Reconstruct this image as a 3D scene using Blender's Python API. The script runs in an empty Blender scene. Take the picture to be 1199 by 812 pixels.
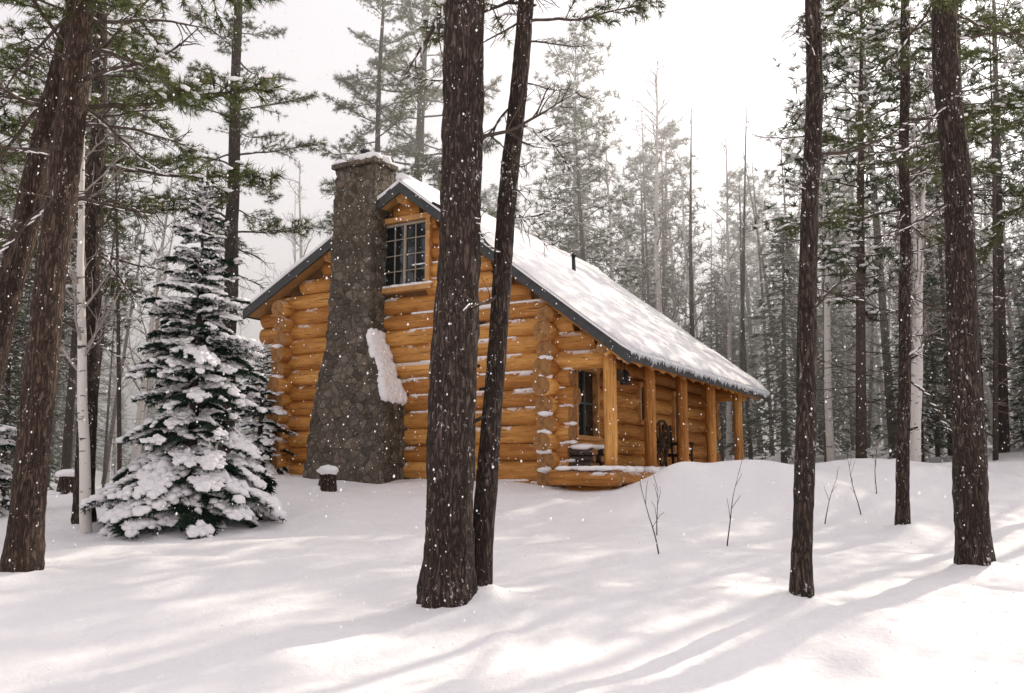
import bpy, math, random
from mathutils import Vector, Matrix, noise
R = random.Random(7)
sc = bpy.context.scene
PI = math.pi

# ------------------------------------------------------------------ helpers
def nz(x, y, z=0.0, s=1.0):
    return noise.noise(Vector((x*s, y*s, z*s)))
def sstep(a, b, x):
    t = max(0.0, min(1.0, (x-a)/(b-a))); return t*t*(3-2*t)
def interp(pts, x):
    if x <= pts[0][0]: return pts[0][1]
    for (a, va), (b, vb) in zip(pts, pts[1:]):
        if x <= b: return va+(vb-va)*(x-a)/(b-a)
    return pts[-1][1]

class MB:
    def __init__(s): s.v=[]; s.f=[]; s.m=[]; s.t=[]; s.uv=[]
    def face(s, idx, mat=0, tint=0.5, uv=None):
        s.f.append(idx); s.m.append(mat); s.t.append(tint)
        s.uv.append(uv if uv else [(0.0,0.0)]*len(idx))
    def tri(s, a, b, c, mat=0, tint=0.5):
        n=len(s.v); s.v += [tuple(a),tuple(b),tuple(c)]; s.face((n,n+1,n+2),mat,tint)
    def tube(s, pts, rads, sides=6, mat=0, tint=0.5, cap=True, capmat=None, rough=0.0, rs=3.0):
        pts=[Vector(p) for p in pts]; n0=len(s.v); u=R.random()*50
        ref=None; L=0; Ls=[]
        for i,p in enumerate(pts):
            d=(pts[min(i+1,len(pts)-1)]-pts[max(i-1,0)])
            if d.length<1e-9: d=Vector((0,0,1))
            d.normalize()
            if ref is None:
                ref = Vector((0,0,1)) if abs(d.z)<0.9 else Vector((1,0,0))
            a=(ref-d*ref.dot(d)).normalized(); b=d.cross(a); ref=a
            if i: L+=(p-pts[i-1]).length
            Ls.append(L)
            for k in range(sides):
                an=2*PI*k/sides
                r=rads[i]
                if rough:
                    r*=1+rough*noise.noise(Vector((math.cos(an)*1.2+u, math.sin(an)*1.2, L*rs)))
                s.v.append(tuple(p+(a*math.cos(an)+b*math.sin(an))*r))
        for i in range(len(pts)-1):
            for k in range(sides):
                k2=(k+1)%sides
                s.face((n0+i*sides+k,n0+i*sides+k2,n0+(i+1)*sides+k2,n0+(i+1)*sides+k),mat,tint,
                    [(Ls[i]+u,k/sides),(Ls[i]+u,(k+1)/sides),(Ls[i+1]+u,(k+1)/sides),(Ls[i+1]+u,k/sides)])
        if cap:
            cm=mat if capmat is None else capmat
            e=n0+(len(pts)-1)*sides
            uvc=[(math.cos(2*PI*k/sides)*.5,math.sin(2*PI*k/sides)*.5) for k in range(sides)]
            s.face(tuple(n0+k for k in reversed(range(sides))),cm,tint,uvc[::-1])
            s.face(tuple(e+k for k in range(sides)),cm,tint,uvc)
    def box(s, x0,x1,y0,y1,z0,z1, mat=0, tint=0.5):
        n=len(s.v)
        s.v += [(x0,y0,z0),(x1,y0,z0),(x1,y1,z0),(x0,y1,z0),(x0,y0,z1),(x1,y0,z1),(x1,y1,z1),(x0,y1,z1)]
        for q in ((0,3,2,1),(4,5,6,7),(0,1,5,4),(1,2,6,5),(2,3,7,6),(3,0,4,7)):
            s.face(tuple(n+i for i in q),mat,tint,[(s.v[n+i][0]+s.v[n+i][1],s.v[n+i][2]) for i in q])
    def blob(s, c, r, mat=0, sub=1, amp=0.25, ns=2.0, tint=0.5):
        V,F=ICO[sub]; n=len(s.v); c=Vector(c); o=R.random()*99
        for p in V:
            k=1+amp*noise.noise(Vector((p[0]*ns+o,p[1]*ns,p[2]*ns+o)))
            s.v.append((c.x+p[0]*r[0]*k,c.y+p[1]*r[1]*k,c.z+p[2]*r[2]*k))
        for f in F: s.face((n+f[0],n+f[1],n+f[2]),mat,tint)
    def mesh(s, name, mats, smooth=True):
        me=bpy.data.meshes.new(name); me.from_pydata(s.v,[],s.f)
        for m in mats: me.materials.append(m)
        me.polygons.foreach_set('material_index',s.m)
        if smooth is True: me.polygons.foreach_set('use_smooth',[True]*len(s.f))
        elif smooth: me.polygons.foreach_set('use_smooth',[len(f)==4 if smooth=='quads' else (mi in smooth) for f,mi in zip(s.f,s.m)])
        at=me.attributes.new('tint','FLOAT','FACE'); at.data.foreach_set('value',s.t)
        uvl=me.uv_layers.new(name='UVMap'); flat=[]
        for q in s.uv:
            for a in q: flat += [a[0],a[1]]
        uvl.data.foreach_set('uv',flat)
        me.update(); return me

import bmesh
ICO={}
for sub in (1,2,3):
    bm=bmesh.new(); bmesh.ops.create_icosphere(bm,subdivisions=sub,radius=1.0)
    bm.verts.ensure_lookup_table()
    ICO[sub]=([tuple(v.co) for v in bm.verts],[tuple(v.index for v in f.verts) for f in bm.faces]); bm.free()

def obj(name, me, parent=None, loc=None, mat4=None):
    o=bpy.data.objects.new(name,me); sc.collection.objects.link(o)
    if parent: o.parent=parent
    if loc is not None: o.location=loc
    if mat4 is not None: o.matrix_local=mat4
    return o
def empty(name, loc=(0,0,0), rz=0):
    o=bpy.data.objects.new(name,None); sc.collection.objects.link(o); o.location=loc; o.rotation_euler=(0,0,rz)
    o.empty_display_size=.2; return o

# ------------------------------------------------------------------ materials
class NT:
    def __init__(s,name):
        s.mat=bpy.data.materials.new(name); s.mat.use_nodes=True
        s.n=s.mat.node_tree.nodes; s.l=s.mat.node_tree.links
        s.b=s.n['Principled BSDF']; s.out=s.n['Material Output']
        s.b.inputs['Specular IOR Level'].default_value=0.25
    def N(s,t,**k):
        n=s.n.new(t)
        for a,v in k.items():
            setattr(n,a,v)
        return n
    def L(s,a,b): s.l.new(a,b)
    def coord(s,kind='Object',scale=(1,1,1)):
        tc=s.N('ShaderNodeTexCoord'); mp=s.N('ShaderNodeMapping'); mp.inputs['Scale'].default_value=scale
        s.L(tc.outputs[kind],mp.inputs['Vector']); return mp.outputs[0]
    def noise(s,vec,scale,detail=5,rough=.6):
        n=s.N('ShaderNodeTexNoise'); n.inputs['Scale'].default_value=scale; n.inputs['Detail'].default_value=detail; n.inputs['Roughness'].default_value=rough
        s.L(vec,n.inputs['Vector']); return n.outputs['Fac']
    def vor(s,vec,scale,feature='F1',out='Distance',rnd=1):
        n=s.N('ShaderNodeTexVoronoi'); n.feature=feature; n.inputs['Scale'].default_value=scale; n.inputs['Randomness'].default_value=rnd
        s.L(vec,n.inputs['Vector']); return n.outputs[out]
    def ramp(s,fac,stops):
        r=s.N('ShaderNodeValToRGB'); e=r.color_ramp.elements
        while len(e)<len(stops): e.new(0.5)
        for el,(p,c) in zip(e,stops):
            el.position=p; el.color=(c[0],c[1],c[2],1) if hasattr(c,'__len__') else (c,c,c,1)
        s.L(fac,r.inputs[0]); return r.outputs[0]
    def mix(s,fac,a,b,mode='MIX'):
        m=s.N('ShaderNodeMix',data_type='RGBA',blend_type=mode)
        for v,i in ((fac,0),(a,6),(b,7)):
            if hasattr(v,'is_output') : s.L(v,m.inputs[i])
            else: m.inputs[i].default_value = v if i==0 else (v[0],v[1],v[2],1)
        return m.outputs[2]
    def math(s,op,a,b=0.0,clamp=False):
        m=s.N('ShaderNodeMath',operation=op,use_clamp=clamp)
        for v,i in ((a,0),(b,1)):
            if hasattr(v,'is_output'): s.L(v,m.inputs[i])
            else: m.inputs[i].default_value=v
        return m.outputs[0]
    def bump(s,h,strength=.5,dist=.02,prev=None):
        b=s.N('ShaderNodeBump'); b.inputs['Strength'].default_value=strength; b.inputs['Distance'].default_value=dist
        s.L(h,b.inputs['Height']); 
        if prev: s.L(prev,b.inputs['Normal'])
        s.L(b.outputs[0],s.b.inputs['Normal']); return b.outputs[0]
    def color(s,c):
        if hasattr(c,'is_output'): s.L(c,s.b.inputs['Base Color'])
        else: s.b.inputs['Base Color'].default_value=(*c,1)
    def rough(s,v): s.b.inputs['Roughness'].default_value=v
    def upmask(s,lo=.3,hi=.6):
        g=s.N('ShaderNodeNewGeometry'); sp=s.N('ShaderNodeSeparateXYZ'); s.L(g.outputs['Normal'],sp.inputs[0])
        m=s.N('ShaderNodeMapRange'); m.inputs[1].default_value=lo; m.inputs[2].default_value=hi
        s.L(sp.outputs['Z'],m.inputs[0]); return m.outputs[0]
SNOWC=(.88,.865,.88)

def mat_snow(name='snow',bumpy=True):
    m=NT(name); v=m.coord()
    c=m.ramp(m.noise(v,.6,3),[(.3,(.88,.86,.875)),(.7,(.92,.90,.905))]); m.color(c); m.rough(.7)
    if bumpy:
        a=m.noise(v,1.6,5,.6); b=m.noise(v,28,5,.65); d=m.noise(v,7,4,.6)
        p=m.bump(a,.5,.12); p=m.bump(d,.35,.03,p); m.bump(b,.35,.015,p)
    return m.mat
def mat_bark(name,dark=(.016,.012,.010),mid=(.066,.046,.037),light=(.19,.14,.115),snow=.645,sc_=1.0):
    m=NT(name); v=m.coord(scale=(1,1,.2)); v2=m.coord()
    mixv=m.N('ShaderNodeMix',data_type='VECTOR'); mixv.inputs[0].default_value=.16
    nn=m.N('ShaderNodeTexNoise'); nn.inputs['Scale'].default_value=11*sc_; nn.inputs['Detail'].default_value=4; m.L(v,nn.inputs['Vector'])
    m.L(v,mixv.inputs[4]); m.L(nn.outputs['Color'],mixv.inputs[5])
    vo=m.vor(mixv.outputs[1],30*sc_,'DISTANCE_TO_EDGE'); fine=m.noise(v,60*sc_,6,.75); mid_=m.noise(m.coord(scale=(1,1,.35)),26*sc_,4,.7)
    plate=m.ramp(vo,[(.0,0.0),(.22,.7),(.5,1.0)])
    h=m.math('ADD',m.math('MULTIPLY',plate,.45),m.math('ADD',m.math('MULTIPLY',fine,.5),m.math('MULTIPLY',mid_,.7)))
    c=m.ramp(m.math('MULTIPLY',h,.72),[(.34,dark),(.6,mid),(.82,light)])
    big=m.noise(v2,1.6,3); c=m.mix(.6,c,m.ramp(big,[(.3,(.5,.48,.48)),(.7,(1.0,.97,.94))]),'MULTIPLY')
    fl=m.noise(m.coord(scale=(1,1,.6)),30*sc_,5,.7); patch=m.noise(v2,2.3,3)
    k=m.ramp(m.math('ADD',fl,m.math('MULTIPLY',m.math('SUBTRACT',patch,.5),.4)),[(snow,0.0),(snow+.025,1.0)])
    c=m.mix(k,c,(.8,.78,.79)); m.color(c); m.rough(.9); m.bump(h,1.0,.04); return m.mat
def mat_leaf(name,c1,c2,trans=.35):
    m=NT(name); at=m.N('ShaderNodeAttribute',attribute_name='tint')
    c=m.mix(at.outputs['Fac'],c1,c2)
    df=m.N('ShaderNodeBsdfDiffuse'); m.L(c,df.inputs[0])
    tr=m.N('ShaderNodeBsdfTranslucent'); m.L(c,tr.inputs[0])
    mx=m.N('ShaderNodeMixShader'); mx.inputs[0].default_value=trans
    m.L(df.outputs[0],mx.inputs[1]); m.L(tr.outputs[0],mx.inputs[2]); m.L(mx.outputs[0],m.out.inputs[0]); return m.mat
def mat_flat(name,c,rough=.8,var=.15,scale=8,bump=.2,metal=0):
    m=NT(name); v=m.coord(); n=m.noise(v,scale,5)
    lo=tuple(x*(1-var) for x in c); hi=tuple(min(1,x*(1+var)) for x in c)
    m.color(m.ramp(n,[(.3,lo),(.7,hi)])); m.rough(rough); m.bump(m.noise(v,scale*4,4),bump,.01); m.b.inputs['Metallic'].default_value=metal
    return m.mat
def mat_log(name,snow=True):
    m=NT(name); v=m.coord('UV',(1.2,9,1)); at=m.N('ShaderNodeAttribute',attribute_name='tint')
    st=m.noise(v,3.0,6,.65); kn=m.coord('UV',(1.6,5,1)); knot=m.vor(kn,1.3)
    base=m.mix(at.outputs['Fac'],(.46,.195,.046),(.86,.475,.145))
    c=m.mix(.85,base,m.ramp(st,[(.25,(.42,.33,.24)),(.5,(.92,.86,.80)),(.8,(1.0,1.0,1.0))]),'MULTIPLY')
    lg=m.noise(m.coord('UV',(.35,3,1)),2.2,4,.6); c=m.mix(.8,c,m.ramp(lg,[(.35,(.52,.42,.34)),(.6,(1,1,1))]),'MULTIPLY')
    c=m.mix(m.ramp(knot,[(.03,1.0),(.085,0.0)]),c,(.13,.05,.02))
    ck=m.noise(m.coord('UV',(.5,14,1)),2.6,3); c=m.mix(m.ramp(ck,[(.62,0.0),(.65,.85)]),c,(.12,.05,.02))
    if snow:
        vo=m.coord(); s1=m.noise(vo,1.1,3); s2=m.noise(vo,9,3)
        k=m.math('MULTIPLY',m.upmask(.35,.75),m.ramp(m.math('ADD',m.math('MULTIPLY',s1,.7),m.math('MULTIPLY',s2,.3)),[(.545,0.0),(.565,1.0)]))
        c=m.mix(k,c,SNOWC)
    m.color(c); m.rough(.6); m.bump(st,.4,.02); return m.mat
def mat_end(name):
    m=NT(name); v=m.coord('UV')
    w=m.N('ShaderNodeTexWave',wave_type='RINGS',rings_direction='SPHERICAL'); w.inputs['Scale'].default_value=7; w.inputs['Distortion'].default_value=2.5; m.L(v,w.inputs['Vector'])
    c=m.mix(w.outputs['Fac'],(.24,.11,.04),(.46,.24,.09)); c=m.mix(m.ramp(m.noise(v,3,3),[(.45,0.0),(.65,.6)]),c,(.09,.05,.025))
    m.color(c); m.rough(.8); return m.mat
def mat_stone():
    m=NT('fieldstone'); v=m.coord()
    mv=m.N('ShaderNodeMix',data_type='VECTOR'); mv.inputs[0].default_value=.2
    nn=m.N('ShaderNodeTexNoise'); nn.inputs['Scale'].default_value=2.6; nn.inputs['Detail'].default_value=3; m.L(v,nn.inputs['Vector']); m.L(v,mv.inputs[4]); m.L(nn.outputs['Color'],mv.inputs[5])
    e=m.vor(mv.outputs[1],7.5,'DISTANCE_TO_EDGE'); cc=m.vor(mv.outputs[1],7.5,'F1','Color')
    sep=m.N('ShaderNodeSeparateColor'); m.L(cc,sep.inputs[0])
    st=m.ramp(sep.outputs[0],[(0,(.10,.084,.066)),(.35,(.17,.14,.108)),(.6,(.22,.178,.135)),(.85,(.28,.235,.185)),(1,(.14,.123,.107))])
    st=m.mix(.75,st,m.ramp(m.noise(v,16,6,.7),[(.3,(.4,.4,.4)),(.7,(1,1,1))]),'MULTIPLY')
    k=m.ramp(e,[(.015,0.0),(.07,1.0)]); c=m.mix(k,(.13,.108,.086),st)
    c=m.mix(.6,c,m.ramp(m.noise(v,1.1,4),[(.35,(.6,.57,.53)),(.65,(1,1,1))]),'MULTIPLY')
    fl=m.ramp(m.noise(v,24,5,.7),[(.65,0.0),(.675,1.0)]); c=m.mix(fl,c,SNOWC)
    m.color(c); m.rough(.92)
    h=m.math('ADD',m.ramp(e,[(.0,0.0),(.13,1.0)]),m.math('MULTIPLY',m.noise(v,20,5,.7),.45)); m.bump(h,.8,.045); return m.mat
def mat_birch(name='birch_bark',c=(.66,.62,.58)):
    m=NT(name); v=m.coord(scale=(1,1,3.5)); k=m.ramp(m.noise(v,4,4,.6),[(.60,0.0),(.66,1.0)])
    m.color(m.mix(k,c,(.07,.06,.055))); m.rough(.8); return m.mat
def mat_glass():
    m=NT('window_glass'); m.color((.015,.018,.02)); m.rough(.06); m.b.inputs['Specular IOR Level'].default_value=.7
    m.bump(m.noise(m.coord(),3,2),.06,.02); return m.mat

SNOW=mat_snow(); SNOWS=mat_snow('snow_clump',False)
BARK=mat_bark('pine_bark'); BARK_R=mat_bark('pine_bark_reddish',(.020,.013,.010),(.080,.052,.039),(.21,.145,.11),.66)
TWIG=mat_flat('twig_bark',(.075,.055,.045),.9,.4,12)
TWIGS=mat_flat('frosted_twig',(.32,.28,.26),.9,.4,3)
BIRCH=mat_birch(); 
NEED=mat_leaf('pine_needles',(.045,.058,.024),(.17,.19,.085),.5)
FIRN=mat_leaf('fir_needles',(.014,.028,.02),(.055,.09,.06),.2)
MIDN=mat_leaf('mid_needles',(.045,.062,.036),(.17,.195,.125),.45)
LOG=mat_log('peeled_log'); LOGN=mat_log('peeled_log_sheltered',False); LEND=mat_end('log_end_grain')
STONE=mat_stone(); GLASS=mat_glass()
FASCIA=mat_flat('dark_grey_fascia',(.060,.062,.062),.6,.25)
TRIM=mat_flat('wood_trim',(.52,.27,.10),.6,.25,5)
FRAME=mat_flat('window_frame',(.36,.31,.25),.6,.1)
DARK=mat_flat('dark_wood',(.05,.03,.02),.7,.3); METAL=mat_flat('dark_metal',(.05,.05,.05),.5,.2,metal=.6)
CHINK_SHADE=mat_flat('shaded_chinking',(.14,.075,.035),.95,.3,10); DOORM=mat_flat('door_paint',(.10,.12,.12),.5,.15)  # wall filler coloured darker to paint in the shadow gaps between logs
BOARD=mat_flat('soffit_board',(.42,.23,.09),.7,.2,6); INSIDE=mat_flat('interior',(.02,.015,.012),.9)
ICE=mat_flat('icicle',(.78,.8,.83),.2,.05)

# ------------------------------------------------------------------ ground
NEAR=[(-.54,8.0,.23),(-.30,8.3,.12),(2.5,8.0,.11),(5.06,10,.2),(5.57,13,.11),(-4.82,9,.2),(-5.95,9.6,.2),(-6.1,13,.16),(-4.69,13.2,.5)]
GP=[(-30,-2.6),(0,-1.62),(6,-1.34),(8,-1.12),(11,-.93),(13,-.80),(15,-.52),(17,-.30),(20,-.05),(25,.12),(35,.5),(60,1.1),(120,2),(500,4)]
def H(x,y):
    h=(interp(GP,y-.8)+interp(GP,y)+interp(GP,y+.8))/3
    k=max(0,min(1,(y-12)/12))
    if x<-5: h-=k*1.0*sstep(0,8,-5-x)
    if x>6: h+=k*.75*sstep(0,14,x-6)
    h+=.16*sstep(9.5,12,y)*math.exp(-((x+2)/3.5)**2-((y-15.5)/2.6)**2)
    h+=.66*math.exp(-((x-4.1)/1.5)**2-((y-15.5)/1.15)**2)
    h+=.34*math.exp(-((x-2.75)/.62)**2-((y-15.2)/.7)**2)
    h+=.42*math.exp(-((x-6.6)/2.0)**2-((y-17.6)/2.2)**2)
    h+=.30*math.exp(-((x-10)/3)**2-((y-19)/2)**2)
    h+=.11*nz(x,y,0,.33)+.055*nz(x+9,y,3,.9)+.020*nz(x,y,7,2.3)
    p=nz(x,y,11,4.2)
    if p>.38: h-=.07*(p-.38)
    if p<-.40: h+=.10*(-.40-p)
    for a,b,r in NEAR:
        d2=(x-a)**2+(y-b)**2
        if d2<2: h+=.10*math.exp(-d2/(r*1.8)**2)
    return h
def axis(a,b,lo,hi,fine):
    out=[]; x=a
    while x<b:
        out.append(x)
        if lo<=x<=hi: st=fine
        else:
            d=(lo-x) if x<lo else (x-hi); st=fine+d*.12
            if x<lo: st=min(st,max(fine,(lo-x)))
        x+=st
    out.append(b); return out
xs=axis(-450,450,-8,11,.085); ys=axis(-120,600,4.5,18,.085)
V=[(x,y,H(x,y)) for y in ys for x in xs]; nx=len(xs)
F=[(j*nx+i,j*nx+i+1,(j+1)*nx+i+1,(j+1)*nx+i) for j in range(len(ys)-1) for i in range(nx-1)]
me=bpy.data.meshes.new('snow_ground'); me.from_pydata(V,[],F); me.materials.append(SNOW)
me.polygons.foreach_set('use_smooth',[True]*len(F)); obj('snow_ground',me)

# ------------------------------------------------------------------ cabin
AN=-math.radians(29.4)
cabin=empty('log_cabin',(.8,17,0),AN)
AX,AZ=-3.35,6.12; SR,SL=.775,.53
XR,XL=1.72,-7.75; Y0,Y1=-.5,9.6
def rz(x): return AZ-(SR*(x-AX) if x>AX else SL*(AX-x))
W,LEN=6.7,9.0
sp=.345; lr=.185
def logtube(mb,a,b,r,rough=.08,t=None,snow=0):
    a=Vector(a);b=Vector(b); n=max(2,int((b-a).length/.3)+1); t=R.random() if t is None else t
    tap=R.uniform(-.07,.07)
    d=b-a; pts=[a+d*(i/n)+Vector((0,0,.018*nz(i*.4,a.z*7,a.y))) for i in range(n+1)]
    mb.tube(pts,[r*(1+tap*(i/n-.5)) for i in range(n+1)],16,snow,t,True,2,rough,1.3)
for yy,nm in ((0,'gable_wall_logs'),(LEN,'rear_gable_logs')):
    mb=MB(); k=0; z=-.62
    while z<5.9:
        zt=z+.12+.2
        xr=AX+(AZ-zt)/SR; xl=AX-(AZ-zt)/SL
        if z<2.0: r_=min(R.uniform(.34,.52),xr)
        else: r_=min(1.25+R.uniform(-.15,.1),xr)
        l_=max(-W-R.uniform(.34,.52),xl) if z<2.9 else max(-7.5+R.uniform(-.05,.1),xl)
        if r_-l_>.5:
            segs=[(l_,r_)]
            if yy==0 and 3.78<z<5.42: segs=[(l_,-4.02),(-2.86,r_)]
            t=R.random()
            for a,b in segs:
                if b-a>.15: logtube(mb,(a,yy,z),(b,yy,z),lr*R.uniform(.95,1.05),t=min(1,max(0,t+R.uniform(-.1,.1))))
        z+=sp
    obj(nm,mb.mesh(nm,[LOG,LOG,LEND],'quads'),cabin)
doors=[(.62,1.55,.75,2.05),(4.0,4.75,1.2,1.98),(6.3,7.1,.1,1.95)]
for xx,nm in ((0,'porch_wall_logs'),(-W,'left_wall_logs')):
    mb=MB(); z=-.62+sp/2
    while z<rz(xx)-.35:
        segs=[(-R.uniform(.36,.55),LEN+.45)]
        if xx==0:
            for d0,d1,z0,z1 in doors:
                if z0-.1<z<z1+.1:
                    ns=[]
                    for a,b in segs:
                        if a<d0<b: ns+= [(a,d0),(d1,b)]
                        else: ns.append((a,b))
                    segs=ns
        t=R.random()
        for a,b in segs: logtube(mb,(xx,a,z),(xx,b,z),lr*R.uniform(.95,1.04),t=t,snow=(1 if xx==0 else 0))
        z+=sp
    obj(nm,mb.mesh(nm,[LOG,LOGN,LEND],'quads'),cabin)
mb=MB()
def prism(mb,prof,y0,y1,mat=0):
    n=len(mb.v); k=len(prof)
    mb.v+=[(x,y0,z) for x,z in prof]+[(x,y1,z) for x,z in prof]
    mb.face(tuple(n+i for i in range(k)),mat); mb.face(tuple(n+k+i for i in reversed(range(k))),mat)
    for i in range(k):
        j=(i+1)%k; mb.face((n+j,n+i,n+k+i,n+k+j),mat)
wl,wr,wz0,wz1=-4.02,-2.86,3.92,5.3
def u(x): return rz(x)-.2
prism(mb,[(-W,-.7),(0,-.7),(0,u(0)),(wr,wz0),(wl,wz0),(-W,u(-W))],-.07,.07)
prism(mb,[(wr,wz0),(0,u(0)),(wr,u(wr))],-.069,.069)
prism(mb,[(wl,wz0),(wl,u(wl)),(-W,u(-W))],-.069,.069)
prism(mb,[(wl,wz1),(wr,wz1),(wr,u(wr)),(AX,u(AX)),(wl,u(wl))],-.068,.068)
prism(mb,[(-W,-.7),(0,-.7),(0,u(0)),(AX,u(AX)),(-W,u(-W))],LEN-.07,LEN+.07)
mb.box(-W-.07,-W+.07,.08,LEN-.08,-.7,u(-W)-.1)
ysn=[.08]
for d in doors: ysn+=[d[0],d[1]]
ysn.append(LEN-.08)
for i in range(0,len(ysn),2): mb.box(-.07,.07,ysn[i],ysn[i+1],-.7,u(0)-.1)
for d in doors:
    mb.box(-.069,.069,d[0],d[1],d[3],u(0)-.1); mb.box(-.069,.069,d[0],d[1],-.7,d[2])
obj('wall_core',mb.mesh('wall_core',[CHINK_SHADE],False),cabin)
mb=MB(); mb.box(-W+.3,-.3,.6,LEN-.3,-.6,2.6); obj('interior_dark',mb.mesh('interior_dark',[INSIDE],False),cabin)
mb=MB()
mb.box(wl-.10,wl,-.23,.1,wz0-.02,wz1+.02,0); mb.box(wr,wr+.10,-.23,.1,wz0-.02,wz1+.02,0)
mb.box(wl-.13,wr+.13,-.24,.1,wz1+.02,wz1+.13,0); mb.box(wl-.16,wr+.16,-.27,.1,wz0-.12,wz0-.02,0)
for a,b,c,d in ((wl,wl+.05,wz0,wz1),(wr-.05,wr,wz0,wz1)): mb.box(a,b,-.17,-.08,c,d,1)
mb.box(wl+.05,wr-.05,-.169,-.081,wz1-.05,wz1,1); mb.box(wl+.05,wr-.05,-.169,-.081,wz0,wz0+.06,1)
cx=(wl+wr)/2; mb.box(cx-.025,cx+.025,-.166,-.083,wz0+.06,wz1-.05,1)
for i in range(1,4):
    zz=wz0+(wz1-wz0)*i/4; mb.box(wl+.05,wr-.05,-.155,-.092,zz-.008,zz+.008,1)
for x in (wl+.31,wr-.31): mb.box(x-.008,x+.008,-.152,-.094,wz0+.06,wz1-.05,1)
mb.box(wl+.02,wr-.02,-.125,-.115,wz0+.02,wz1-.02,2)
for i in range(14): mb.blob((wl-.1+i*(wr-wl+.2)/13,-.215,wz0+.005),(.08,.05,.04*(1+.5*nz(i,0,2,.8))),3,2,.3)
obj('gable_window',mb.mesh('gable_window',[TRIM,FRAME,GLASS,SNOWS],(3,)),cabin)
mb=MB()
for i,(a,b,c,d) in enumerate(doors):
    mb.box(.05,.22,a-.09,a,c,d,0); mb.box(.05,.22,b,b+.09,c,d,0); mb.box(.05,.23,a-.12,b+.12,d,d+.1,0)
    if i<2:
        mb.box(.05,.25,a-.12,b+.12,c-.09,c,0); mb.box(.09,.10,a,b,c,d,2); mb.box(.1,.14,(a+b)/2-.02,(a+b)/2+.02,c,d,1)
        mb.box(.1,.135,a,b,(c+d)/2-.015,(c+d)/2+.015,1)
    else:
        mb.box(.08,.12,a,b,c,d,3); mb.box(.1205,.135,a+.12,b-.12,c+.85,d-.12,2)
        mb.box(.121,.15,a+.02,a+.10,c,d,1); mb.box(.121,.15,b-.10,b-.02,c,d,1); mb.box(.121,.149,a+.1,b-.1,d-.11,d-.01,1); mb.box(.121,.149,a+.1,b-.1,c+.76,c+.84,1)
        mb.box(.121,.149,a+.1,b-.1,c+.02,c+.14,1); mb.box(.135,.151,(a+b)/2-.015,(a+b)/2+.015,c+.84,d-.11,1)
        mb.blob((.18,b-.14,c+.95),(.03,.03,.03),4)
obj('doors_and_window',mb.mesh('doors_and_window',[TRIM,DOORM,GLASS,DARK,METAL],False),cabin)
mb=MB()
for x0,x1 in ((AX,XR),(XL,AX)):
    prism(mb,[(x0,rz(x0)-.17),(x1,rz(x1)-.17),(x1,rz(x1)-.03),(x0,rz(x0)-.03)],Y0+.05,Y1-.05,0)
for y in (Y0,Y1-.05+.001):
    for x0,x1 in ((AX,XR+.02),(XL-.02,AX)):
        prism(mb,[(x0,rz(x0)-.25),(x1,rz(x1)-.25),(x1,rz(x1)+.0),(x0,rz(x0)+.0)],y,y+.049,1)
mb.box(XR,XR+.03,Y0+.05,Y1-.05,rz(XR)-.2,rz(XR)-.02,1); mb.box(XL-.03,XL,Y0+.05,Y1-.05,rz(XL)-.2,rz(XL)-.02,1)
obj('roof_deck',mb.mesh('roof_deck',[BOARD,FASCIA],False),cabin)
mb=MB(); y=-.3
while y<9.5:
    a,b=-.1,1.66
    logtube(mb,(a,y,rz(a)-.24),(b,y,rz(b)-.24),.06,snow=1); y+=.62
obj('porch_rafters',mb.mesh('porch_rafters',[LOGN,LOGN,LEND],'quads'),cabin)
mb=MB()
for x in (AX,-1.9,-5.3): logtube(mb,(x,-.44,rz(x)-.34),(x,.3,rz(x)-.34),.13,snow=1)
logtube(mb,(1.2,-.42,2.27),(1.2,9.5,2.27),.125,snow=1)
obj('purlins_and_beam',mb.mesh('purlins_and_beam',[LOGN,LOGN,LEND],'quads'),cabin)
mb=MB()
for y in (-.12,1.9,3.9,6.0,8.4): logtube(mb,(1.2,y,.08),(1.2,y,2.17),.12,snow=1)
obj('porch_posts',mb.mesh('porch_posts',[LOGN,LOGN,LEND],'quads'),cabin)
def slab(x0,x1,nu,nv,th,seed):
    mb=MB(); top=[]; bot=[]
    for j in range(nv+1):
        y=Y0-.02+(Y1-Y0+.04)*j/nv
        for i in range(nu+1):
            f=i/nu; x=x0+(x1-x0)*f
            if f>=.999: x+= (.05+.045*nz(y,seed,0,1.7)+.03*nz(y,seed,3,6))*(1 if x1>x0 else -1)
            ed=min((1-f)*nu/1.6,j/1.5,(nv-j)/1.5,1.0); ed=max(ed,0)
            t=th*(.35+.65*math.sqrt(ed))*(1+.30*nz(x,y,seed,.8)+.16*nz(x,y,seed,3))
            yy=y+ (.03*nz(x,seed,5,2.5) if j in (0,nv) else 0)
            z=rz(min(max(x,XL-.02),XR+.02)) 
            top.append((x,yy,z-.02+t)); bot.append((x,yy,z-.026))
    n=len(top); mb.v=top+bot; w=nu+1
    for j in range(nv):
        for i in range(nu):
            q=(j*w+i,j*w+i+1,(j+1)*w+i+1,(j+1)*w+i); q = q if x1>x0 else q[::-1]; mb.face(q)
            mb.face(tuple(n+k for k in q[::-1]))
    for i in range(nu):
        mb.face((i,i+1,n+i+1,n+i)); k=nv*w; mb.face((k+i,k+i+1,n+k+i+1,n+k+i))
    for j in range(nv):
        for c in (0,nu): mb.face((j*w+c,(j+1)*w+c,n+(j+1)*w+c,n+j*w+c))
    return mb
obj('roof_snow_porch_side',slab(AX,XR,40,90,.19,1.3).mesh('rs1',[SNOW]),cabin)
obj('roof_snow_far_side',slab(AX,XL,30,60,.19,7.7).mesh('rs2',[SNOW]),cabin)
mb=MB(); pts=[(AX,Y0+(Y1-Y0)*i/30,AZ+.08+.02*nz(i,0,0,.7)) for i in range(31)]
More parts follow.
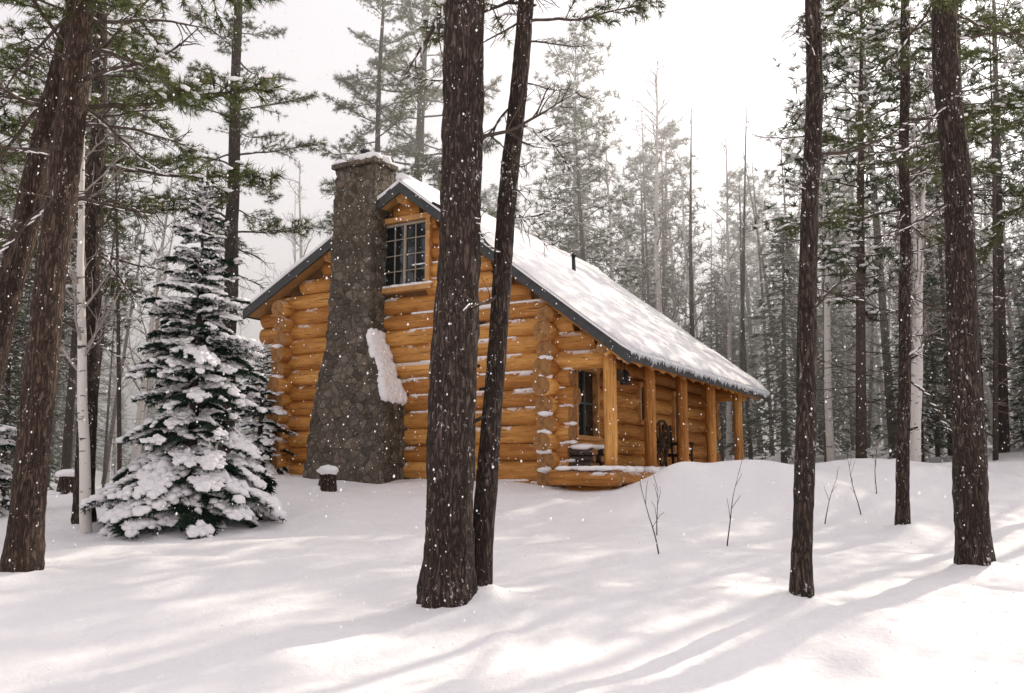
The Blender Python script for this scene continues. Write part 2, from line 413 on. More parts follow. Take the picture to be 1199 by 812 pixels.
mb.tube(pts,[.11]*31,8,0,.5,True,0,.2,2); obj('ridge_snow',mb.mesh('ridge_snow',[SNOW]),cabin)
mb=MB(); y=Y0+.05
while y<Y1-.05:
    l=R.uniform(.05,.13)*(1.4 if R.random()<.1 else 1); x=XR+.05
    mb.tube([(x,y,rz(XR)+.02),(x,y,rz(XR)-l*.5),(x,y,rz(XR)-l-.03)],[.03,.024,.006],5,0); y+=R.uniform(.07,.13)
obj('eave_icicles',mb.mesh('eave_icicles',[ICE]),cabin)
mb=MB(); px_,py_=-1.6,4.3; mb.tube([(px_,py_,rz(px_)-.1),(px_,py_,rz(px_)+.55)],[.05,.05],10,0); mb.tube([(px_,py_,rz(px_)+.55),(px_,py_,rz(px_)+.62)],[.09,.02],10,0)
obj('stove_pipe',mb.mesh('stove_pipe',[METAL]),cabin)
XRP=[(-.7,-3.34),(1.5,-3.38),(2.92,-3.96),(6.7,-3.94)]
def chim():
    mb=MB(); zs=[-.7+i*.05 for i in range(int((6.62+.7)/.05)+1)]; nf,ns=26,12; rings=[]
    xlp=[(-.7,-5.47),(.2,-5.38),(2.5,-5.10),(6.7,-4.99)]
    dpp=[(-.7,.95),(1.6,.85),(3.0,.66),(6.7,.62)]
    for z in zs:
        xl,xr,d=interp(xlp,z),interp(XRP,z),interp(dpp,z); ring=[]
        for i in range(nf): ring.append((xl+(xr-xl)*i/nf,-d))
        for i in range(ns): ring.append((xr,-d+(d+.05)*i/ns))
        for i in range(nf): ring.append((xr+(xl-xr)*i/nf,.05))
        for i in range(ns): ring.append((xl,.05-(d+.05)*i/ns))
        cx=(xl+xr)/2; cy=-d/2; n=len(mb.v)
        for x,y in ring:
            p=Vector((x,y,z)); dd,pp=noise.voronoi(p*4.6,distance_metric='DISTANCE')
            e=min(1,(dd[1]-dd[0])*3.0); k=.035*e+.035*noise.noise(p*2)-.015
            o=Vector((x-cx,(y-cy)*1.6,0)).normalized(); mb.v.append((x+o.x*k,y+o.y*k,z+.01*noise.noise(p*6)))
        rings.append((n,len(ring)))
    for (a,k),(b,_) in zip(rings,rings[1:]):
        for i in range(k):
            j=(i+1)%k; mb.face((a+i,a+j,b+j,b+i))
    a,k=rings[-1]; mb.face(tuple(a+i for i in range(k)))
    return mb
obj('stone_chimney',chim().mesh('stone_chimney',[STONE]),cabin)
mb=MB(); mb.box(-5.06,-3.86,-.70,.12,6.60,6.70,0)
for i in range(30):
    mb.blob((R.uniform(-4.97,-3.95),R.uniform(-.62,.02),6.74),(.2,.16,.10),1,2,.3)
mb.tube([(-4.45,-.3,6.75),(-4.45,-.3,6.98)],[.11,.10],12,2); mb.blob((-4.45,-.3,7.02),(.13,.13,.05),2,2,.1)
obj('chimney_cap',mb.mesh('chimney_cap',[STONE,SNOWS,METAL],(1,2)),cabin)
mb=MB()
for i in range(190):
    f=R.random(); z=1.5+1.42*f; wv=1-.4*f
    mb.blob((interp(XRP,z)+.01,-.84+.17*f+R.random()*.66*wv,z+.01),(.085,.11,.13*R.uniform(.7,1.1)),0,2,.4)
obj('shoulder_snow',mb.mesh('shoulder_snow',[SNOWS]),cabin)
mb=MB(); y=-.62
while y<9.3:
    mb.box(.2,1.52,y,y+.135,.03,.075+R.uniform(0,.006),0,R.random()); y+=.14
mb.box(.2,1.5,-.60,9.3,-.13,.025,1); 
obj('porch_deck',mb.mesh('porch_deck',[TRIM,DARK],False),cabin)
mb=MB(); logtube(mb,(.3,-.72,-.08),(1.62,-.72,-.08),.13); logtube(mb,(.5,-.5,-.30),(1.4,-.5,-.30),.12)
logtube(mb,(1.5,-.8,-.07),(1.5,9.2,-.07),.12)
obj('deck_edge_logs',mb.mesh('deck_edge_logs',[LOG,LOG,LEND],'quads'),cabin)
mb=MB()
for i in range(22): mb.blob((R.uniform(.4,1.5),R.uniform(-.75,-.4),.1),(.17,.13,.045),0,2,.3)
for i in range(90): mb.blob((R.uniform(1.2,1.6),R.uniform(-.3,9),.08),(.15,.2,.07),0,1,.3)
obj('deck_snow',mb.mesh('deck_snow',[SNOWS]),cabin)
mb=MB(); z=-.62+sp/2
while z<3.0:
    for x in (0,-W):
        if R.random()<.7: mb.blob((x+R.uniform(-.03,.03),-.38,z+lr*.97),(.14,.15,.06),0,2,.4)
    z+=sp
z=-.62
while z<2.0:
    if R.random()<.6: mb.blob((.33,0,z+lr*.97),(.15,.12,.045),0,2,.3)
    z+=sp
z=-.62
while z<4.4:
    x=-3.2
    while x<.2 and x<AX+(AZ-z-.6)/SR:
        if nz(x,z*2.3,4,.9)>.12: mb.blob((x,-.085,z+lr*.86),(R.uniform(.10,.2),.06,.03),0,1,.4)
        x+=.13
    z+=sp
obj('log_end_snow',mb.mesh('log_end_snow',[SNOWS]),cabin)
M=Matrix.Translation((.8,17,0))@Matrix.Rotation(AN,4,'Z')
hs=empty('hanging_sign'); hs.matrix_world=M
mb=MB(); mb.box(1.0,1.03,.25,.95,1.78,1.98,0); mb.tube([(1.015,.35,1.98),(1.015,.35,2.2)],[.008,.008],5,1); mb.tube([(1.015,.85,1.98),(1.015,.85,2.2)],[.008,.008],5,1)
mb.box(.99,1.04,.22,.98,1.975,2.0,0)
obj('sign_board',mb.mesh('sign_board',[DARK,METAL],False),hs)
ln=empty('porch_lantern'); ln.matrix_world=M
mb=MB(); mb.box(.85,1.0,1.2,1.35,1.75,1.97,0); mb.tube([(.925,1.275,1.97),(.925,1.275,2.06)],[.1,.02],8,0); mb.tube([(.925,1.275,2.06),(.925,1.275,2.3)],[.008,.008],5,0)
obj('lantern_body',mb.mesh('lantern_body',[METAL],False),ln)
def wheel(mb,c,r):
    c=Vector(c); pts=[c+Vector((math.sin(a)*.12*r,math.cos(a)*r,math.sin(a)*r)) for a in [2*PI*i/28 for i in range(29)]]
    mb.tube(pts,[.032]*29,6,0)
    for i in range(10):
        a=2*PI*i/10; mb.tube([c,c+Vector((math.sin(a)*.12*r,math.cos(a)*r,math.sin(a)*r))],[.022,.018],5,0)
    mb.tube([c-Vector((.09,0,0)),c+Vector((.09,0,0))],[.08,.08],10,0)
ww=empty('wagon_wheel'); ww.matrix_world=M; mb=MB(); wheel(mb,(1.0,3.0,.62),.5); obj('rim_and_spokes',mb.mesh('rim_and_spokes',[DARK]),ww)
rc=empty('porch_chair'); rc.matrix_world=M; mb=MB()
for y in (4.9,5.4):
    mb.tube([(.9,y,.08),(.9,y,.75)],[.03,.03],7,0); mb.tube([(.45,y,.08),(.38,y,1.15)],[.03,.03],7,0); mb.tube([(.38,y,.7),(.95,y,.72)],[.03,.03],7,0); mb.tube([(.42,y,.42),(.9,y,.45)],[.025,.025],7,0)
for i in range(5): mb.box(.43+i*.1,.51+i*.1,4.9,5.4,.45,.475,0)
for i in range(4): mb.box(.38-i*.005,.405-i*.005,4.92,5.38,.6+i*.14,.7+i*.14,0)
obj('chair_frame',mb.mesh('chair_frame',[DARK]),rc)
fw=empty('firewood_stack'); fw.matrix_world=M; mb=MB()
for r_ in range(3):
    for c in range(6-r_//2):
        y=-.05+c*.15+(r_%2)*.07; mb.tube([(.35,y,.15+r_*.13),(.8+R.uniform(-.05,.05),y,.15+r_*.13)],[.07,.065],7,0,R.random(),True,1,.15,3)
for i in range(9): mb.blob((.6,-.05+i*.1,.50),(.26,.12,.06),2,2,.3)
obj('split_logs',mb.mesh('split_logs',[TWIG,LEND,SNOWS],(2,)),fw)

# ------------------------------------------------------------------ vegetation parts
def runit():
    while True:
        v=Vector((R.uniform(-1,1),R.uniform(-1,1),R.uniform(-1,1)))
        if .05<v.length<1: return v.normalized()
def tuft(mb,p,d,n=16,ln=.17,w=.013,mat=1,base=None):
    t0=R.random() if base is None else base
    for i in range(n):
        v=(d*.75+runit()*.85).normalized(); l=ln*R.uniform(.7,1.15); s=v.cross(runit()).normalized()*w*.5
        o=p-d*R.uniform(0,.07)
        mb.tri(o-s,o+s,o+v*l+Vector((0,0,-.012)),mat,min(1,max(0,t0+R.uniform(-.25,.25))))
def pine_branch(seed,L=2.4,dead=False,dense=1.0,n=16,w=.013):
    R.seed(seed); mb=MB(); pts=[]; p=Vector((0,0,0)); d=Vector((1,0,.1)); N=12
    for i in range(N+1):
        pts.append(p.copy()); d=(d+Vector((0,R.uniform(-.2,.2),R.uniform(-.2,.16)+.015))).normalized(); p=p+d*L/N
    mb.tube(pts,[.024*(1-i/N)**.8+.004 for i in range(N+1)],6,0)
    cnt=int(15*dense)
    for k in range(cnt):
        f=.25+.75*k/cnt if not dead else R.uniform(.15,1); i=min(N-1,int(f*N)); q=pts[i].lerp(pts[i+1],f*N-i) if i<N else pts[-1]
        side=(-1)**k; td=Vector((.6,side*R.uniform(.5,1.0),R.uniform(-.3,.45))).normalized(); tl=L*.30*(1.15-f)*R.uniform(.6,1.3)+.1
        tp=[q]; a=q.copy()
        for s_ in range(4): td=(td+runit()*.22+Vector((.06,0,.05))).normalized(); a=a+td*tl/4; tp.append(a.copy())
        mb.tube(tp,[.010,.008,.007,.005,.003],4,0,cap=False)
        if dead:
            for s_ in (2,3):
                e=tp[s_]+(td+runit()*.8).normalized()*tl*.4; mb.tube([tp[s_],e],[.005,.002],3,0,cap=False)
            continue
        for s_ in (1,2,3,4):
            if R.random()<.85: tuft(mb,tp[s_],(tp[s_]-tp[s_-1]).normalized(),n,w=w)
            if s_<4 and R.random()<.6:
                dd=(td+runit()*.9).normalized(); e=tp[s_]+dd*.15; mb.tube([tp[s_],e],[.006,.004],3,0,cap=False); tuft(mb,e,dd,n,w=w)
        if R.random()<.6: mb.blob(tp[-1]+Vector((0,0,.03)),(.08,.06,.025),2,1,.4)
    if not dead: tuft(mb,pts[-1],d,n,w=w)
    for i in range(2,N,1):
        if R.random()<.5: mb.blob(pts[i]+Vector((0,0,.022*(1-i/N)+.008)),(L/N*.7,.018,.012),2,1,.3)
    return mb.mesh('pine_branch_mesh',[TWIG,NEED,SNOWS],(0,2))
LIVE=[pine_branch(100+i,2.3,False,1.1,17) for i in range(5)]
DEAD=[pine_branch(200+i,1.7,True,.8) for i in range(4)]
SHADE=[pine_branch(300+i,2.4,False,.8,6,.03) for i in range(3)]

def bvec(az,el,roll,s):
    return Matrix.Rotation(az,4,'Z')@Matrix.Rotation(-el,4,'Y')@Matrix.Rotation(roll,4,'X')@Matrix.Scale(s,4)
def pine(x,y,h,r0,top,live0,nl=26,nd=10,seed=1,bark=None,name='pine_tree',bend=.0,dead0=2.2,bs=1.0,sides=30,kinds=None):
    """top=(dx,dy) offset of the axis at 6 m above base"""
    R.seed(seed); g=H(x,y); T=empty(name,(x,y,g))
    def ax(z):
        f=z/6.0; return Vector((top[0]*f+bend*math.sin(f*1.9)+.05*nz(z,seed,0,.6),top[1]*f+.04*nz(z,seed,9,.5),z))
    def rad(z): return r0*((1-z/h)**.55*.98+.02)*(1+.17*math.exp(-max(0,z)/.2))
    mb=MB(); z=-.35; rings=[]
    while z<h:
        c=ax(z); r=rad(max(z,0)); n=len(mb.v)
        for k in range(sides):
            a=2*PI*k/sides; ca,sa=math.cos(a),math.sin(a)
            rr=r*(1+.12*noise.noise(Vector((ca*1.3,sa*1.3,z*.7+seed)))+.11*noise.noise(Vector((ca*5,sa*5,z*3.2+seed)))+.07*noise.noise(Vector((ca*9,sa*9,z*9+seed))) +.06*math.exp(-max(0,z)/.2)*math.cos(a*5+seed))
            mb.v.append((c.x+ca*rr,c.y+sa*rr,z))
        rings.append(n); z+= .06 if z<6 else .5
    for a,b in zip(rings,rings[1:]):
        for k in range(sides):
            j=(k+1)%sides; mb.face((a+k,a+j,b+j,b+k))
    for i in range(7):
        z=R.uniform(1.2,6); a=R.random()*6.28; c=ax(z); r=rad(z); d=Vector((math.cos(a),math.sin(a),R.uniform(-.1,.5)))
        mb.tube([c+d*r*.7,c+d*(r+R.uniform(.03,.14))],[.022,.012],6,0)
    obj('trunk',mb.mesh('pine_trunk_mesh',[bark or BARK]),T)
    for i in range(nd):
        z=dead0+(live0+1-dead0)*((i+R.random())/nd); az=R.random()*2*PI
        m=Matrix.Translation(ax(z))@bvec(az,R.uniform(-.55,.35),R.random()*6,bs*R.uniform(.35,1.0)); obj('dead_branch_%d'%i,R.choice(DEAD),T,mat4=m)
    for i in range(nl):
        f=(i+R.random())/nl; z=live0+(h-live0-.3)*f; az=i*2.4+R.uniform(-.5,.5)
        s=bs*(1.05-.7*f)*R.uniform(.7,1.15); el=-.25+.75*f+R.uniform(-.2,.2)
        kk=kinds or (SHADE if z+g>y*.60+1.2 else LIVE)
        m=Matrix.Translation(ax(z))@bvec(az,el,R.uniform(-.6,.6),s); obj('branch_%d'%i,R.choice(kk),T,mat4=m)
    return T
pine(-.54,8.0,20,.215,(.13,.05),6.6,18,8,11,dead0=4.0)
pine(-.31,8.3,15,.10,(.53,.05),5.0,22,13,12,bend=-.05,dead0=2.6,bs=.7)
pine(2.5,8.0,16,.09,(.46,.1),5.4,20,12,13,dead0=2.4,bs=.65)
pine(5.06,10,18,.175,(.12,.1),6.2,24,13,14,dead0=3.2,bs=.8)
pine(5.57,13,15,.092,(.40,.0),4.2,34,12,15,dead0=1.8,bs=.75)
pine(-4.82,9,18,.165,(.22,.0),5.0,28,9,16,bark=BARK_R,dead0=3.4)
pine(-5.95,9.6,18,.15,(.95,.0),4.6,30,9,17,bark=BARK_R,dead0=3.2)
pine(-6.1,13,17,.14,(-.2,.0),5.2,34,12,18,dead0=3.2)
pine(-7.6,24,19,.22,(-.1,.0),6.5,44,16,19,dead0=4.0,bs=1.15)
pine(-3.6,30,21,.22,(.2,.0),7.0,70,10,20,dead0=5,bs=1.6)
pine(9.2,18,17,.13,(.0,.0),6.0,30,14,21,dead0=2.5,bs=.9)
pine(10.6,16.5,17,.14,(.1,.0),5.5,30,14,22,dead0=2.5,bs=.9)
pine(-8.3,15.5,17,.15,(.1,.0),5.0,36,12,23,dead0=3)
pine(12.4,24,19,.20,(.1,.0),7,34,16,24,dead0=2.5,bs=1.1)
pine(-11.2,21,18,.19,(.1,.0),5,40,12,25,dead0=3,bs=1.2)
pine(-4.4,27,17,.13,(.1,.0),7.5,34,12,26,dead0=4,bs=1.0)
for i,(x,y) in enumerate([(9.5,9.5),(13,12.5),(8.2,5.0),(15,20),(-9.5,12)]):
    pine(x,y,15,.17,(R.uniform(-.2,.2),0),5.0,20,4,40+i,sides=14,kinds=SHADE)

def aspen_mesh(seed,h,r,white=True,lim=1.0,fine=6):
    R.seed(seed); mb=MB(); N=16; pts=[]; p=Vector((0,0,-.3)); d=Vector((R.uniform(-.06,.06),R.uniform(-.06,.06),1))
    for i in range(N+1):
        pts.append(p.copy()); d=(d+Vector((R.uniform(-.05,.05),R.uniform(-.05,.05),.25))).normalized(); p=p+d*(h+.3)/N
    rad=[r*(1-i/N)**.8+.008 for i in range(N+1)]
    mb.tube(pts,rad,9,0)
    for k in range(int(34*lim)):
        f=R.uniform(.3,.98); i=min(N-1,int(f*N)); q=pts[i].lerp(pts[i+1],f*N-i); a=R.random()*6.28
        bd=Vector((math.cos(a),math.sin(a),R.uniform(.5,1.3))).normalized(); L=h*.20*(1.15-f)*R.uniform(.6,1.3)
        bp=[q]; c=q.copy()
        for s in range(5): bd=(bd+runit()*.16+Vector((0,0,.04))).normalized(); c=c+bd*L/5; bp.append(c.copy())
        r1=rad[i]*.35+.004; mb.tube(bp,[r1,r1*.8,r1*.6,r1*.45,r1*.3,.003],4,1,cap=False)
        for s in range(1,6):
            for _ in range(fine//3):
                dd=(bd+runit()*.9).normalized(); e=bp[s]+dd*L*R.uniform(.15,.35); e2=e+(dd+runit()*.4+Vector((0,0,.2))).normalized()*L*.15
                mb.tube([bp[s],e,e2],[.007,.005,.003],3,1,cap=False)
    return mb.mesh('aspen_mesh',[BIRCH,TWIGS])
AS=[aspen_mesh(400+i,R.uniform(11,14),R.uniform(.10,.13)) for i in range(4)]
b=obj('birch_tree',aspen_mesh(410,8.0,.075,lim=.6),loc=(-5.85,12.6,H(-5.85,12.6))); b.rotation_euler=(0,-.07,0)
def pole_mesh(seed,h,r):
    R.seed(seed); mb=MB(); lx=R.uniform(-.5,.5)
    mb.tube([(lx*(z/h)**2,0,z) for z in (-.4,h*.3,h*.6,h)],[r,r*.85,r*.6,.01],7,0)
    for k in range(55):
        z=h*R.uniform(.1,.97); a=R.random()*6.28; L=R.uniform(.3,1.1)*(1.2-z/h); d=Vector((math.cos(a),math.sin(a),R.uniform(-.4,.4)))
        q=Vector((lx*(z/h)**2,0,z)); e=q+d*L; mb.tube([q,e],[.013,.004],3,1,cap=False)
        for _ in range(4): w=q.lerp(e,R.uniform(.3,1)); mb.tube([w,w+(d+runit()*1.2).normalized()*.3],[.006,.003],3,1,cap=False)
    return mb.mesh('bare_pole_mesh',[TWIG,TWIGS])
PL=[pole_mesh(450+i,R.uniform(10,15),R.uniform(.06,.10)) for i in range(4)]

def fir_branch(seed):
    R.seed(seed); mb=MB(); N=10; pts=[]; 
    for i in range(N+1):
        f=i/N; pts.append(Vector((f,.03*math.sin(f*5+seed),-.20*f*f+.05*math.sin(f*3))))
    mb.tube(pts,[.014*(1-i/N)+.003 for i in range(N+1)],5,0)
    def needles(a,b,n,t0):
        d=(b-a).normalized()
        for j in range(n):
            q=a.lerp(b,R.random()); v=(d*.7+runit()*.9).normalized(); v.z=v.z*.7-.2; s=v.cross(runit()).normalized()*.0075
            l=R.uniform(.045,.08); mb.tri(q-s,q+s,q+v*l,1,min(1,max(0,t0+R.uniform(-.3,.3))))
    tips=[]
    for k in range(26):
        f=.12+.86*k/26; i=min(N-1,int(f*N)); q=pts[i].lerp(pts[i+1],f*N-i); side=(-1)**k
        L=(.36*(1-f)**.7+.07)*R.uniform(.7,1.25)*min(1,.5+f*1.8); d=Vector((.75,side*.8,-.05)).normalized()
        e=q+d*L+Vector((0,0,-.22*L-.02)); m=q.lerp(e,.5)+Vector((0,0,.015))
        mb.tube([q,m,e],[.006,.004,.002],3,0,cap=False); t0=R.uniform(.2,.8)
        needles(q,m,int(26*L/.3)+5,t0); needles(m,e,int(34*L/.3)+6,t0)
        for s2 in (-1,1):
            e2=m+Vector((.5,side*.2+s2*.5,-.2)).normalized()*L*.45; mb.tube([m,e2],[.003,.002],3,0,cap=False); needles(m,e2,int(18*L/.3)+4,t0)
        tips.append((q,m,e,L))
    needles(pts[7],pts[10],30,.5)
    cov=R.uniform(.30,.55); o=R.random()*50
    for q,m,e,L in tips:
        for f in (.1,.35,.6,.85):
            c=q.lerp(e,f); 
            if noise.noise(Vector((c.x*3.2+o,c.y*3.2,o)))>.15-cov*.5:
                w=R.uniform(.6,1.35); mb.blob(c+Vector((0,0,.022*w)),(.068*w,.054*w,.036*w),2,1,.7,2.6)
    for i in range(3,N+1):
        if R.random()<.75: w=R.uniform(.7,1.3); mb.blob(pts[i]+Vector((0,0,.034*w)),(.075*w,.058*w,.046*w),2,1,.8,2.6)
    return mb.mesh('fir_branch_mesh',[TWIG,FIRN,SNOWS],(0,2))
FB=[fir_branch(500+i) for i in range(7)]
def fir(x,y,h,w,seed,name='snowy_fir_tree'):
    R.seed(seed); T=empty(name,(x,y,H(x,y)-.05)); mb=MB()
    mb.tube([(0,0,-.2),(0.02,0,h*.4),(0,.03,h*.8),(0,0,h)],[.09,.06,.022,.006],9,0); 
    for i in range(10): mb.blob((0,0,h-.02-i*.09),(.018+.004*i,.018+.004*i,.05),1,1,.3)
    obj('trunk',mb.mesh('fir_trunk_mesh',[TWIG,SNOWS]),T)
    z=.14; k=0
    while z<h-.12:
        f=z/h; L=(w/2)*(1-f)**.80*1.04+.06; n=int(6+8*(1-f))
        if f<.1: L*=.86
        lay=R.uniform(.82,1.13)
        for i in range(n):
            az=2*PI*(i+R.uniform(-.4,.4))/n+k*1.3; s=L*lay*R.uniform(.7,1.15); el=-.32+.85*f+R.uniform(-.18,.18)
            if f<.12: el+=.10
            obj('branch_%d_%d'%(k,i),R.choice(FB),T,mat4=Matrix.Translation((0,0,z+R.uniform(-.06,.06)))@bvec(az,el,R.uniform(-.3,.3),s))
        z+=.15+.14*(1-f); k+=1
    return T
fir(-4.69,13.2,5.2,2.5,61)
fir(-8.6,14.5,2.4,1.6,62)
fir(-5.6,20.0,3.0,1.9,63)

def spruce_mesh(seed,h,w,nb=150):
    R.seed(seed); mb=MB(); mb.tube([(0,0,-.4),(0,0,h*.5),(0,0,h)],[.12,.08,.01],7,0)
    for k in range(nb):
        f=(k+.5)/nb; f=.07+.93*f; z=h*f; az=k*2.4+R.uniform(-.4,.4); L=(w/2*(1-f)**.75+.12)*R.uniform(.5,1.3)
        dirv=Vector((math.cos(az),math.sin(az),0)); sd=Vector((-math.sin(az),math.cos(az),0)); dr=R.uniform(.15,.45)*(1-f)
        t0=R.uniform(.1,.9); nn=int(8+24*L/ (w/2))
        mb.tube([(0,0,z),tuple(dirv*L+Vector((0,0,z-dr*L)))],[.02,.005],3,0,cap=False)
        for j in range(nn):
            g=R.random()**.7; sp_=(1-g)*.35*L+.08; q=dirv*L*g+sd*R.uniform(-sp_,sp_)+Vector((0,0,z-dr*L*g*g+R.uniform(-.06,.03)))
            v=(dirv*.7+sd*R.uniform(-.9,.9)+Vector((0,0,R.uniform(-.6,.05)))).normalized(); s=v.cross(runit()).normalized()*R.uniform(.025,.04)
            if R.random()<.22:
                s=v.cross(Vector((0,0,1))).normalized()*.055; mb.tri(q-s+Vector((0,0,.03)),q+s+Vector((0,0,.03)),q+v*.22+Vector((0,0,.03)),2)
            else: mb.tri(q-s,q+s,q+v*R.uniform(.18,.32),1,min(1,max(0,t0+R.uniform(-.3,.3))))
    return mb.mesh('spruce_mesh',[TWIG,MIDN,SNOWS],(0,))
def farpine_mesh(seed,h,c0=.4,nb=60):
    R.seed(seed); mb=MB(); lx,ly=R.uniform(-.4,.4),R.uniform(-.4,.4)
    def ax(z): f=z/h; return Vector((lx*f*f,ly*f,z))
    mb.tube([ax(z) for z in (-.4,h*.25,h*.5,h*.75,h)],[.15,.12,.10,.06,.01],8,0)
    for k in range(26):
        z=h*R.uniform(.12,c0+.1); a=R.random()*6.28; L=R.uniform(.4,1.6); d=Vector((math.cos(a),math.sin(a),R.uniform(-.3,.3)))
        e=ax(z)+d*L; mb.tube([ax(z),e],[.02,.005],3,0,cap=False)
        for _ in range(4): q=ax(z).lerp(e,R.uniform(.3,1)); mb.tube([q,q+(d+runit()).normalized()*.4],[.008,.003],3,0,cap=False)
    for k in range(nb):
        f=c0+(1-c0)*(k+R.random())/nb; z=h*f; a=k*2.4; g=(f-c0)/(1-c0); L=h*.16*(math.sin(PI*min(1,g*.8+.2))**.8*.9+.12)*R.uniform(.6,1.2)
        d=Vector((math.cos(a),math.sin(a),R.uniform(-.25,.35)+.3*g)); q0=ax(z); mb.tube([q0,q0+d*L],[.025,.008],3,0,cap=False)
        for j in range(11):
            q=q0+d*L*R.uniform(.3,1.05)+runit()*.35*L*.5; t0=R.uniform(.1,.9); dd=(d+Vector((0,0,.4))+runit()*.5).normalized()
            for i in range(10):
                v=(dd*.6+runit()).normalized(); s=v.cross(runit()).normalized()*.024; mb.tri(q-s,q+s,q+v*R.uniform(.18,.34),1,min(1,max(0,t0+R.uniform(-.2,.2))))
            if R.random()<.4: mb.blob(q+Vector((0,0,.06)),(.14,.12,.04),2,1,.4)
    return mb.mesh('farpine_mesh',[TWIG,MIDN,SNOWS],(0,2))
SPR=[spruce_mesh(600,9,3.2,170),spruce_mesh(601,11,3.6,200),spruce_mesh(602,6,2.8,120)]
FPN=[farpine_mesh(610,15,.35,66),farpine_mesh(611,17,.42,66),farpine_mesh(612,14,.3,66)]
forest=empty('background_forest')
R.seed(77); cnt=0; placed=[]
def clearhouse(x,y):
    dx,dy=x-.8,y-17; lx=dx*math.cos(-AN)-dy*math.sin(-AN); ly=dx*math.sin(-AN)+dy*math.cos(-AN)
    return not(-9.5<lx<4 and -3<ly<12)
def put(me,x,y,s,tilt=.04):
    global cnt
    o=obj('tree_%d'%cnt,me,forest,loc=(x,y,H(x,y)-.1)); o.rotation_euler=(R.uniform(-tilt,tilt),R.uniform(-tilt,tilt),R.random()*6.28); o.scale=(s,s,s*R.uniform(.92,1.1)); cnt+=1
tries=0
while cnt<215 and tries<6000:
    tries+=1; y=22+44*R.random()**1.1; x=R.uniform(-.72,.78)*y
    if not clearhouse(x,y): continue
    if any((x-a)**2+(y-b)**2<(1.4+y*.012)**2 for a,b in placed): continue
    t=x/y; px=600+1050*t
    gap = 130<px<400
    openr = 400<px<600
    k=R.random()
    if gap:
        if y<36 and k<.8: continue
        placed.append((x,y))
        if k<.5: put(R.choice(SPR),x,y,R.uniform(.45,.8))
        else: put(R.choice(AS),x,y,R.uniform(.7,1.0))
    elif openr:
        if y<34: continue
        placed.append((x,y))
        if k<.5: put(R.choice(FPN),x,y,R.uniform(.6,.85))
        else: put(R.choice(AS),x,y,.9)
    else:
        placed.append((x,y))
        if px>600 and k<.28: put(R.choice(AS),x,y,R.uniform(.8,1.2))
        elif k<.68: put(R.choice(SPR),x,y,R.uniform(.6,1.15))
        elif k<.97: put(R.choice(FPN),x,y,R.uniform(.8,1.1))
for i in range(130):
    y=R.uniform(20,50); x=R.uniform(.12,.72)*y if R.random()<.72 else R.uniform(-.7,-.42)*y
    if clearhouse(x,y): put(R.choice(PL if R.random()<.45 else AS),x,y,R.uniform(.7,1.1),.10)
def sapling(x,y,h,seed):
    R.seed(seed); mb=MB(); p=Vector((0,0,-.1)); d=Vector((R.uniform(-.12,.12),0,1)); pts=[]
    for i in range(8): pts.append(p.copy()); d=(d+runit()*.1).normalized(); p=p+d*h/7
    mb.tube(pts,[.010-.0011*i for i in range(8)],5,0)
    for i in range(3,8):
        if R.random()<.8:
            v=(Vector((0,0,1.1))+runit()*.7).normalized(); L=R.uniform(.08,.22); mb.tube([pts[i],pts[i]+v*L,pts[i]+v*L+(v+runit()*.5)*L*.4],[.004,.003,.002],4,0,cap=False)
    obj('bare_sapling',mb.mesh('sapling_mesh',[TWIG]),loc=(x,y,H(x,y)))
for i,(px,d,h) in enumerate([(772,10.5,.95),(850,11.5,1.0),(768,12.3,.7),(1010,14,1.0),(1028,15,1.1),(965,13.5,.8)]):
    sapling((px-600)*d/1067,d,h,700+i)
def stump(x,y,r,h,seed):
    R.seed(seed); T=empty('snow_capped_stump',(x,y,H(x,y))); mb=MB()
    mb.tube([(0,0,-.2),(0,0,.05),(0,0,h*.6),(0.01,0,h)],[r*1.25,r*1.1,r,r*.95],16,0,.5,True,1,.15,4); obj('stump_wood',mb.mesh('stump_mesh',[BARK,LEND],'quads'),T)
    mb=MB(); mb.blob((0,0,h+.06),(r*1.25,r*1.2,.10),0,3,.25); mb.blob((-.15,.1,.0),(r*2.2,r*1.7,.12),0,3,.25); obj('snow_cap',mb.mesh('stump_snow',[SNOW]),T)
stump(-3.25,16.0,.15,.30,1); stump(-9.8,20,.2,.4,2)
R.seed(5); mb=MB()
O=[(1,0,0),(-1,0,0),(0,1,0),(0,-1,0),(0,0,1),(0,0,-1)]; OF=[(0,2,4),(2,1,4),(1,3,4),(3,0,4),(2,0,5),(1,2,5),(3,1,5),(0,3,5)]
for i in range(15000):
    y=2.5+19*R.random()**.7; x=R.uniform(-.65,.65)*y; z=R.uniform(-.3,.62)*y
    r=(.0022+.0045*R.random()**2.2)*(.5+y/12); n=len(mb.v)
    if z<H(x,y)+.05: continue
    if y>15.5 and -6<x<5: continue
    for p in O: mb.v.append((x+p[0]*r,y+p[1]*r,z+p[2]*r*1.4))
    for f in OF: mb.face((n+f[0],n+f[1],n+f[2]))
obj('falling_snow',mb.mesh('falling_snow',[SNOWS]))

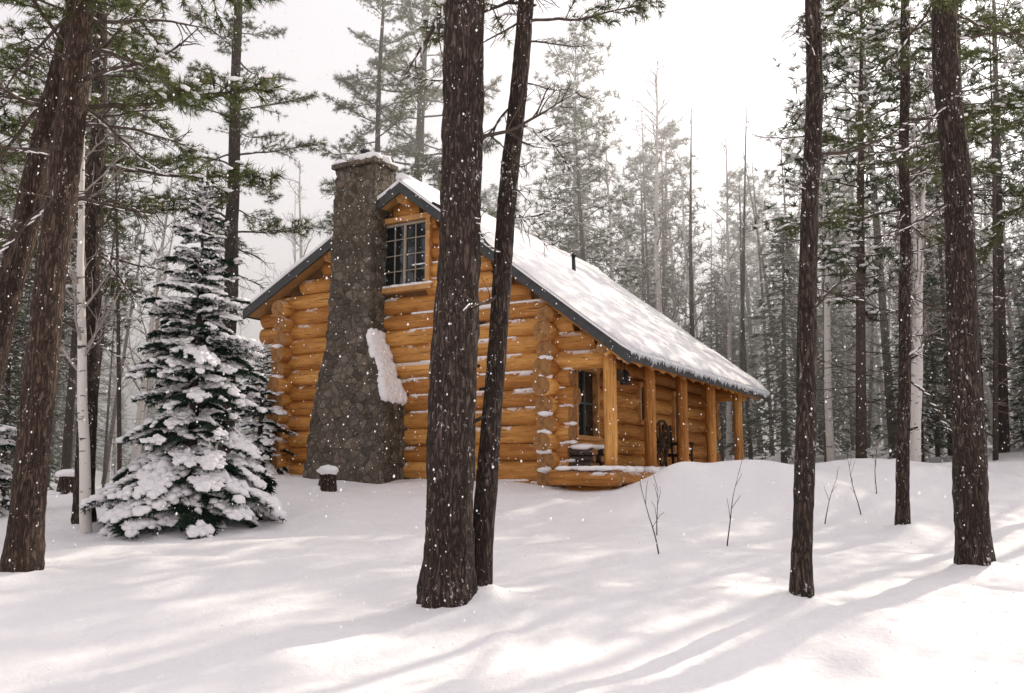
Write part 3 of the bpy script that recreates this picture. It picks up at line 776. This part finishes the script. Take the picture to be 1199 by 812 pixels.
mb=MB(); mb.box(-70,75,22,130,-6,15)
mm=bpy.data.materials.new('snow_mist'); mm.use_nodes=True; n_=mm.node_tree.nodes; n_.remove(n_['Principled BSDF'])
vs=n_.new('ShaderNodeVolumeScatter'); vs.inputs['Color'].default_value=(1,.98,.975,1); vs.inputs['Density'].default_value=.022; vs.inputs['Anisotropy'].default_value=.45
mm.node_tree.links.new(vs.outputs[0],n_['Material Output'].inputs['Volume'])
obj('snow_mist',mb.mesh('snow_mist',[mm],False))

# ------------------------------------------------------------------ light, sky, camera
EL,AZM=math.radians(33),math.radians(45)
sd=Vector((math.sin(AZM)*math.cos(EL),math.cos(AZM)*math.cos(EL),math.sin(EL)))
sun=bpy.data.lights.new('sun','SUN'); sun.energy=4.2; sun.angle=math.radians(.6); sun.color=(1,.90,.75)
so=obj('sun',sun); so.rotation_euler=sd.to_track_quat('Z','Y').to_euler(); so.location=sd*40
w=bpy.data.worlds.new('World'); sc.world=w; w.use_nodes=True; nt=w.node_tree; bg=nt.nodes['Background']
sky=nt.nodes.new('ShaderNodeTexSky'); sky.sky_type='NISHITA'; sky.sun_disc=False; sky.sun_elevation=EL; sky.sun_rotation=AZM
sky.air_density=1.0; sky.dust_density=6.0; sky.ozone_density=1.0
hs_=nt.nodes.new('ShaderNodeHueSaturation'); hs_.inputs['Saturation'].default_value=.12; hs_.inputs['Value'].default_value=1.2
nt.links.new(sky.outputs[0],hs_.inputs['Color'])
mx=nt.nodes.new('ShaderNodeMix'); mx.data_type='RGBA'; mx.inputs[0].default_value=.6; mx.inputs[7].default_value=(7.9,7.3,7.5,1)
nt.links.new(hs_.outputs[0],mx.inputs[6]); nt.links.new(mx.outputs[2],bg.inputs['Color']); bg.inputs['Strength'].default_value=.15
cam=bpy.data.cameras.new('camera'); cam.lens=36*1050/1199; cam.sensor_width=36; cam.clip_end=2000; cam.clip_start=.05
co=obj('camera',cam); co.location=(0,0,0); co.rotation_euler=(math.radians(90+8.1),0,0); sc.camera=co
sc.view_settings.view_transform='Standard'; sc.view_settings.look='None'; sc.view_settings.exposure=0
print('trees',cnt,'objects',len(bpy.data.objects))
